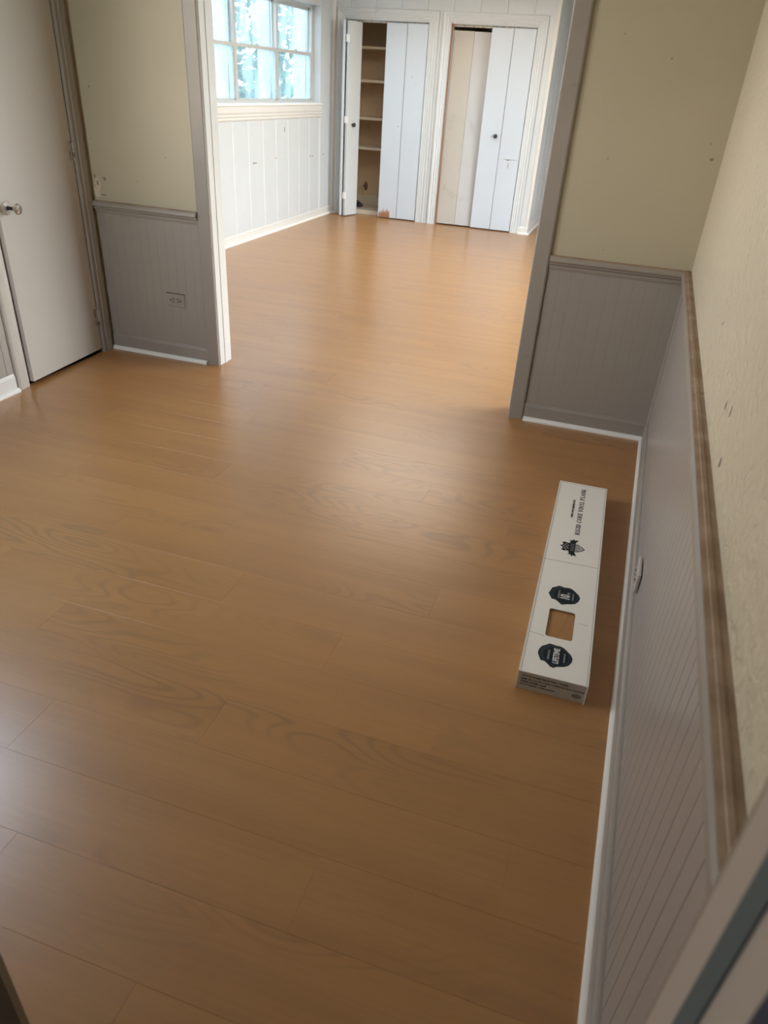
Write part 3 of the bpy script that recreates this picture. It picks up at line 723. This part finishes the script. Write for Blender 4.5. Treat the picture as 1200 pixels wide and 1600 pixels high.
def lid_text(s, h, length, x_base, y_start, mt, parent, nm='lettering', z=.0006):
    me = text_mesh(s, h, length); me.materials.clear(); me.materials.append(M[mt]); me.name = nm
    o_ = ob(nm, me, parent, (x_base, y_start, BXH + z), (0, 0, math.pi / 2)); return o_
# slab-serif strokes for the title
def serif(s, h, length, mt, nm='lettering'):
    b = B(); tk, th, sf = .0046, .0019, .0013
    W_ = {'R': 1, 'I': .5, 'G': 1, 'D': 1, 'C': .95, 'O': 1, 'E': .9, 'V': 1, 'N': 1.05, 'Y': 1, 'L': .85, 'P': .95, 'A': 1.05, 'K': 1.05, ' ': .45}
    un = length / sum(W_[c] for c in s)
    def q(pts, z0=-.0001, z1=.0003): b.loft([[(x, y, zz) for x, y in pts] for zz in (z0, z1)])
    def rect(x0, y0, x1, y1): q([(x0, y0), (x1, y0), (x1, y1), (x0, y1)])
    def stem(x, y0=0, y1=None, w_=tk):
        y1 = h if y1 is None else y1; rect(x, y0, x + w_, y1)
        if y0 == 0: rect(x - sf, 0, x + w_ + sf, th)
        if y1 == h: rect(x - sf, h - th, x + w_ + sf, h)
    def diag(x0, y0, x1, y1, w_): q([(x0, y0), (x0 + w_, y0), (x1 + w_, y1), (x1, y1)])
    def arc(cx_, cy_, rx, ry, a0, a1, wt):
        n_ = 12
        for k in range(n_):
            A_, C_ = (math.radians(a0 + (a1 - a0) * t / n_) for t in (k, k + 1))
            def pt(a, inn):
                wx = wt * abs(math.cos(a)) + th * (1 - abs(math.cos(a)))
                return (cx_ + (rx - (wx if inn else 0)) * math.cos(a), cy_ + (ry - ((th + .0002) if inn else 0)) * math.sin(a))
            q([pt(A_, 0), pt(C_, 0), pt(C_, 1), pt(A_, 1)])
    x = 0
    for c in s:
        w_ = un * W_[c] * .88; g_ = un * W_[c] * .06; X = x + g_ + sf; w2 = w_ - 2 * sf
        if c == 'I': stem(X + w2 / 2 - tk / 2)
        elif c in 'RPDB':
            stem(X)
            if c == 'D': arc(X + tk * .6, h / 2, w2 - tk * .6, h / 2, -90, 90, tk)
            else:
                arc(X + tk * .6, h * .73, w2 - tk * .8, h * .27, -90, 90, tk * .9)
                if c == 'R': diag(X + w2 - tk, 0, X + tk * 1.2, h * .47, tk)
        elif c in 'OCG':
            cx_ = X + w2 / 2
            if c == 'O': arc(cx_, h / 2, w2 / 2, h / 2, 0, 360, tk)
            else:
                arc(cx_, h / 2, w2 / 2, h / 2, 50, 310, tk); rect(X + w2 - th, h * .68, X + w2, h)
                if c == 'G': stem(X + w2 - tk, th, h * .45)
                else: rect(X + w2 - th, 0, X + w2, h * .25)
        elif c in 'EL':
            stem(X); rect(X, 0, X + w2, th); rect(X + w2 - th, 0, X + w2, h * .3)
            if c == 'E': rect(X, h - th, X + w2, h); rect(X + w2 - th, h * .72, X + w2, h); rect(X, h / 2 - th / 2, X + w2 * .7, h / 2 + th / 2); rect(X + w2 * .66, h * .36, X + w2 * .66 + th, h * .64)
        elif c == 'V': diag(X + w2 / 2 - tk / 2, 0, X, h, tk); diag(X + w2 / 2 - th / 2, 0, X + w2 - th, h, th); rect(X - sf, h - th, X + tk + sf, h); rect(X + w2 - 2 * sf, h - th, X + w2 + sf, h)
        elif c == 'A': diag(X + w2 - tk, 0, X + w2 / 2 - tk / 2, h, tk); diag(X, 0, X + w2 / 2 - th / 2, h, th); rect(X + w2 * .22, h * .3, X + w2 * .75, h * .3 + th); rect(X - sf, 0, X + 2 * sf, th); rect(X + w2 - tk - sf, 0, X + w2 + sf, th)
        elif c == 'N': stem(X, w_=th * 1.2); stem(X + w2 - th * 1.2, th, h, th * 1.2); diag(X + w2 - tk * .9, 0, X, h, tk)
        elif c == 'Y': stem(X + w2 / 2 - tk / 2, 0, h * .5); diag(X + w2 / 2 - tk / 2, h * .45, X, h, tk); diag(X + w2 / 2, h * .45, X + w2 - th, h, th); rect(X - sf, h - th, X + tk + sf, h); rect(X + w2 - 2 * sf, h - th, X + w2 + sf, h)
        elif c == 'K': stem(X); diag(X + tk, h * .4, X + w2 - th, h, th); diag(X + w2 - tk, 0, X + tk * 1.3, h * .55, tk); rect(X + w2 - 2 * sf, h - th, X + w2 + sf, h); rect(X + w2 - tk - sf, 0, X + w2 + sf, th)
        x += un * W_[c]
    return mesh(nm, b.v, b.f, mt)
ob('lettering', serif('RIGID CORE VINYL PLANK', .0175, .380, 'ink'), box, (.0135, .192, BXH + .0003), (0, 0, math.pi / 2))
lid_text('100% WATERPROOF', .0085, .147, -.0205, .316, 'ink', box)
# wax-seal shaped badges
def flatpoly(pts, z0, z1, nm, mt, parent): return B().loft([[(x, y, zz) for x, y in pts] for zz in (z0, z1)]).build(nm, mt, parent)
seal_b = [(-0.0541, -0.5192), (-0.0518, -0.5002), (-0.0445, -0.4844), (-0.0354, -0.4775), (-0.0262, -0.4677), (-0.0172, -0.4678), (-0.0052, -0.4701), (0.0078, -0.4693), (0.0177, -0.4745), (0.0285, -0.4856), (0.0393, -0.4988), (0.045, -0.5129), (0.0438, -0.5289), (0.0365, -0.5458), (0.0243, -0.5566), (0.0041, -0.5632), (-0.005, -0.5711), (-0.013, -0.5689), (-0.0228, -0.5588), (-0.0316, -0.5506), (-0.0416, -0.5504), (-0.0455, -0.5444), (-0.0503, -0.5313)]
seal_a = [(-0.0557, -0.2121), (-0.0514, -0.1952), (-0.0471, -0.1772), (-0.0349, -0.1674), (-0.0288, -0.1605), (-0.0198, -0.1597), (-0.0099, -0.1639), (0.0072, -0.1602), (0.0191, -0.1664), (0.0279, -0.1765), (0.0387, -0.1897), (0.0444, -0.2068), (0.0411, -0.2238), (0.0328, -0.2406), (0.0217, -0.2475), (0.0046, -0.2532), (-0.0066, -0.261), (-0.0135, -0.2588), (-0.0224, -0.2487), (-0.0312, -0.2415), (-0.0432, -0.2403), (-0.048, -0.2302)]
def seal(pts, cx_, cy_, words):
    s_ = flatpoly(pts, BXH - .0002, BXH + .0003, 'seal_badge', 'ink', box)
    flatpoly([(cx_ + (x - cx_) * .94, cy_ + (y - cy_) * .94) for x, y in pts], BXH + .0002, BXH + .0004, 'seal_rim', 'inkmid', s_)
    flatpoly([(cx_ + .036 * math.cos(a * .2618), cy_ + .0405 * math.sin(a * .2618)) for a in range(24)], BXH + .0003, BXH + .0005, 'seal_centre', 'inkblue', s_)
    for (t_, h, l_, xb, ys, mt) in words: lid_text(t_, h, l_, xb, ys, mt, s_)
seal(seal_b, -.002, -.518, [('RESIDENTIAL', .0055, .044, -.0205, -.540, 'inkgrey'), ('LIFETIME', .0175, .068, .0070, -.5505, 'inkwhite'), ('WARRANTY', .0050, .044, .0245, -.5405, 'inkgrey')])
seal(seal_a, -.003, -.209, [('COMMERCIAL', .0050, .044, -.0205, -.2295, 'inkgrey'), ('10', .0315, .024, .0130, -.2270, 'inkwhite'), ('YR', .0095, .014, .0130, -.2020, 'inkgrey'), ('WARRANTY', .0050, .040, .0245, -.2285, 'inkgrey')])
# shield emblem: u along +y, v = -x ; centre (0, .097)
def E_(u, v): return (-v, .097 + u)
em = empty('shield_emblem', (0, 0, BXH), parent=box)
def ep(pts, z0, z1, nm, mt): return B().loft([[(*E_(u, v), zz) for u, v in pts] for zz in (z0, z1)]).build(nm, mt, em)
sh_ = [(0, .049), (.006, .040), (.016, .037), (.024, .043), (.031, .034), (.027, .022), (.029, .004), (.026, -.014), (.015, -.029), (0, -.040), (-.015, -.029), (-.026, -.014), (-.029, .004), (-.027, .022), (-.031, .034), (-.024, .043), (-.016, .037), (-.006, .040)]
ep(sh_, -.0002, .0003, 'shield', 'ink')
ep([(.024, -.004), (.022, -.013), (.013, -.025), (0, -.035), (-.013, -.025), (-.022, -.013), (-.024, -.004)], .0002, .0004, 'shield_field', 'inkwhite')
st = B()
for k in (-2, -1, 0, 1, 2):
    u = k * .0088; d_ = -.034 + abs(k) * .0065
    st.loft([[(*E_(a, c), zz) for a, c in ((u - .0023, -.004), (u + .0023, -.004), (u + .0020, d_ + .003), (u - .0020, d_ + .003))] for zz in (.0003, .0006)])
st.build('stripes', 'ink', em)
for (u, v) in ((0, .036), (-.009, .031), (.009, .031), (-.018, .027), (.018, .027), (0, .025), (-.009, .020), (.009, .020)):
    pts = []
    for k in range(10):
        r = .0036 if k % 2 == 0 else .0016; a = math.pi / 2 + k * math.pi / 5; pts.append((u + r * math.cos(a), v + r * math.sin(a)))
    ep(pts, .0002, .0005, 'star', 'inkwhite')
ban = [(-.034, .016), (.034, .016), (.042, .013), (.048, .019), (.050, .007), (.060, .003), (.051, -.001), (.056, -.014), (.044, -.009), (.034, -.005), (-.034, -.005), (-.044, -.009), (-.056, -.014), (-.051, -.001), (-.060, .003), (-.050, .007), (-.048, .019), (-.042, .013)]
ep(ban, .0003, .0006, 'banner', 'inkblue')
for k in range(5):
    u = -.022 + k * .0105
    ep([(u, -.001), (u + .0024, -.001), (u + .0024, .011), (u, .011)], .0005, .0008, 'banner_mark', 'inkgrey')
# print on the near end
for s, h, l_, x0, z0, mt in (('STYLE NAME: Sandy Plain | C2282', .0058, .128, -.083, .0465, 'ink'), ('SIZE: 48" x 7 1/2" x 5mm Unfinished Floor Assembly', .0058, .176, -.085, .0350, 'ink'),
                             ('WEAR LAYER: 12mil', .0055, .072, -.086, .0255, 'ink'), ('QTY: 7 pcs/ctn  19.05 sq.ft/ctn', .0055, .100, -.087, .0150, 'ink')):
    me = text_mesh(s, h, l_); me.materials.clear(); me.materials.append(M[mt]); me.name = 'lettering'
    ob('lettering', me, end, (x0, -hy - .0003, z0), (math.pi / 2, 0, 0))
pts = [(.071 + .014 * math.cos(a * .3927), .020 + .008 * math.sin(a * .3927)) for a in range(16)]
B().loft([[(x, yq, z) for x, z in pts] for yq in (-hy - .0004, -hy + .0002)]).build('round_stamp', 'inkfaint', end)
# the plank showing through the cut-out rests inside the carton
tmpv = B()
tmpv.box((-.09, -.6, .0035), (.09, .6, .0500))
st_ = empty('vinyl_plank_stack', (-.242, -1.375, 0), (0, 0, math.radians(1.0)))
tag(st_, 'stack of tan wood-grain vinyl planks inside the cardboard carton', 'planks')
tmp_ = tmpv.build('lower_planks', 'cardin', st_)
lp = plank_mesh(1.2, .18)
ob('top_plank', lp, st_, (.09, -.6, .057), (0, 0, math.pi / 2))

# ------------------------------------------------------------------ outdoors: lawn, shrubs and trees beyond the windows
gd = B().box((-40, -30, -.6), (-4.12, 40, -.35)).box((1.85, -30, -.6), (40, 40, -.35)).box((-4.12, -30, -.6), (1.85, -5.75, -.35)).build('ground', 'grass'); struct(gd)
def tree(name, x, y, h, r, label, seed, leaves=1500, low=.3):
    t = empty(name, (x, y, -.35)); tag(t, label, 'tree' if h > 2.6 else 'shrub')
    rnd = random.Random(seed)
    B().lathe([(0, .09 * h / 4), (h * .4, .06 * h / 4), (h * .8, .02 * h / 4)], 9, 'z').build('trunk', 'bark', t, smooth=True)
    v, f = [], []
    for _ in range(leaves):
        a = rnd.uniform(0, 2 * math.pi); c = rnd.uniform(-1, 1); q = rnd.uniform(.35, 1) ** .5; s_ = math.sqrt(1 - c * c)
        wob = 1 + .3 * math.sin(3 * a + seed) * math.cos(4 * c)
        p = Vector((r * q * s_ * math.cos(a) * wob, r * q * s_ * math.sin(a) * wob, h * (low + (1 - low) / 2) + h * (1 - low) / 2 * q * c))
        d = Vector((rnd.gauss(0, 1), rnd.gauss(0, 1), rnd.gauss(0, .6))).normalized(); e = d.cross(Vector((rnd.gauss(0, 1), rnd.gauss(0, 1), rnd.gauss(0, 1)))).normalized()
        L2 = rnd.uniform(.05, .10) * (1 + h * .1); i = len(v)
        v += [p - d * L2, p + e * L2 * .45, p + d * L2, p - e * L2 * .45]; f.append((i, i + 1, i + 2, i + 3))
    me = bpy.data.meshes.new('foliage'); me.from_pydata([tuple(q) for q in v], [], f); me.materials.append(M['leaf'])
    o_ = ob('foliage', me, t); o_['kind'] = 'stuff'
tree('shrub', -6.6, 9.4, 1.9, .9, 'leafy shrub outside behind the right lower window pane', 1, 1400, .1)
tree('tree', -9.5, 15.0, 4.6, 1.5, 'green tree outside behind the right upper window pane', 2, 1800, .3)
tree('tree.001', -9.4, 11.2, 4.2, 1.1, 'slim tree outside behind the middle window panes', 3, 900, .35)
tree('shrub.001', -8.6, 8.2, 1.8, .8, 'low shrub outside behind the middle lower window pane', 4, 800, .1)
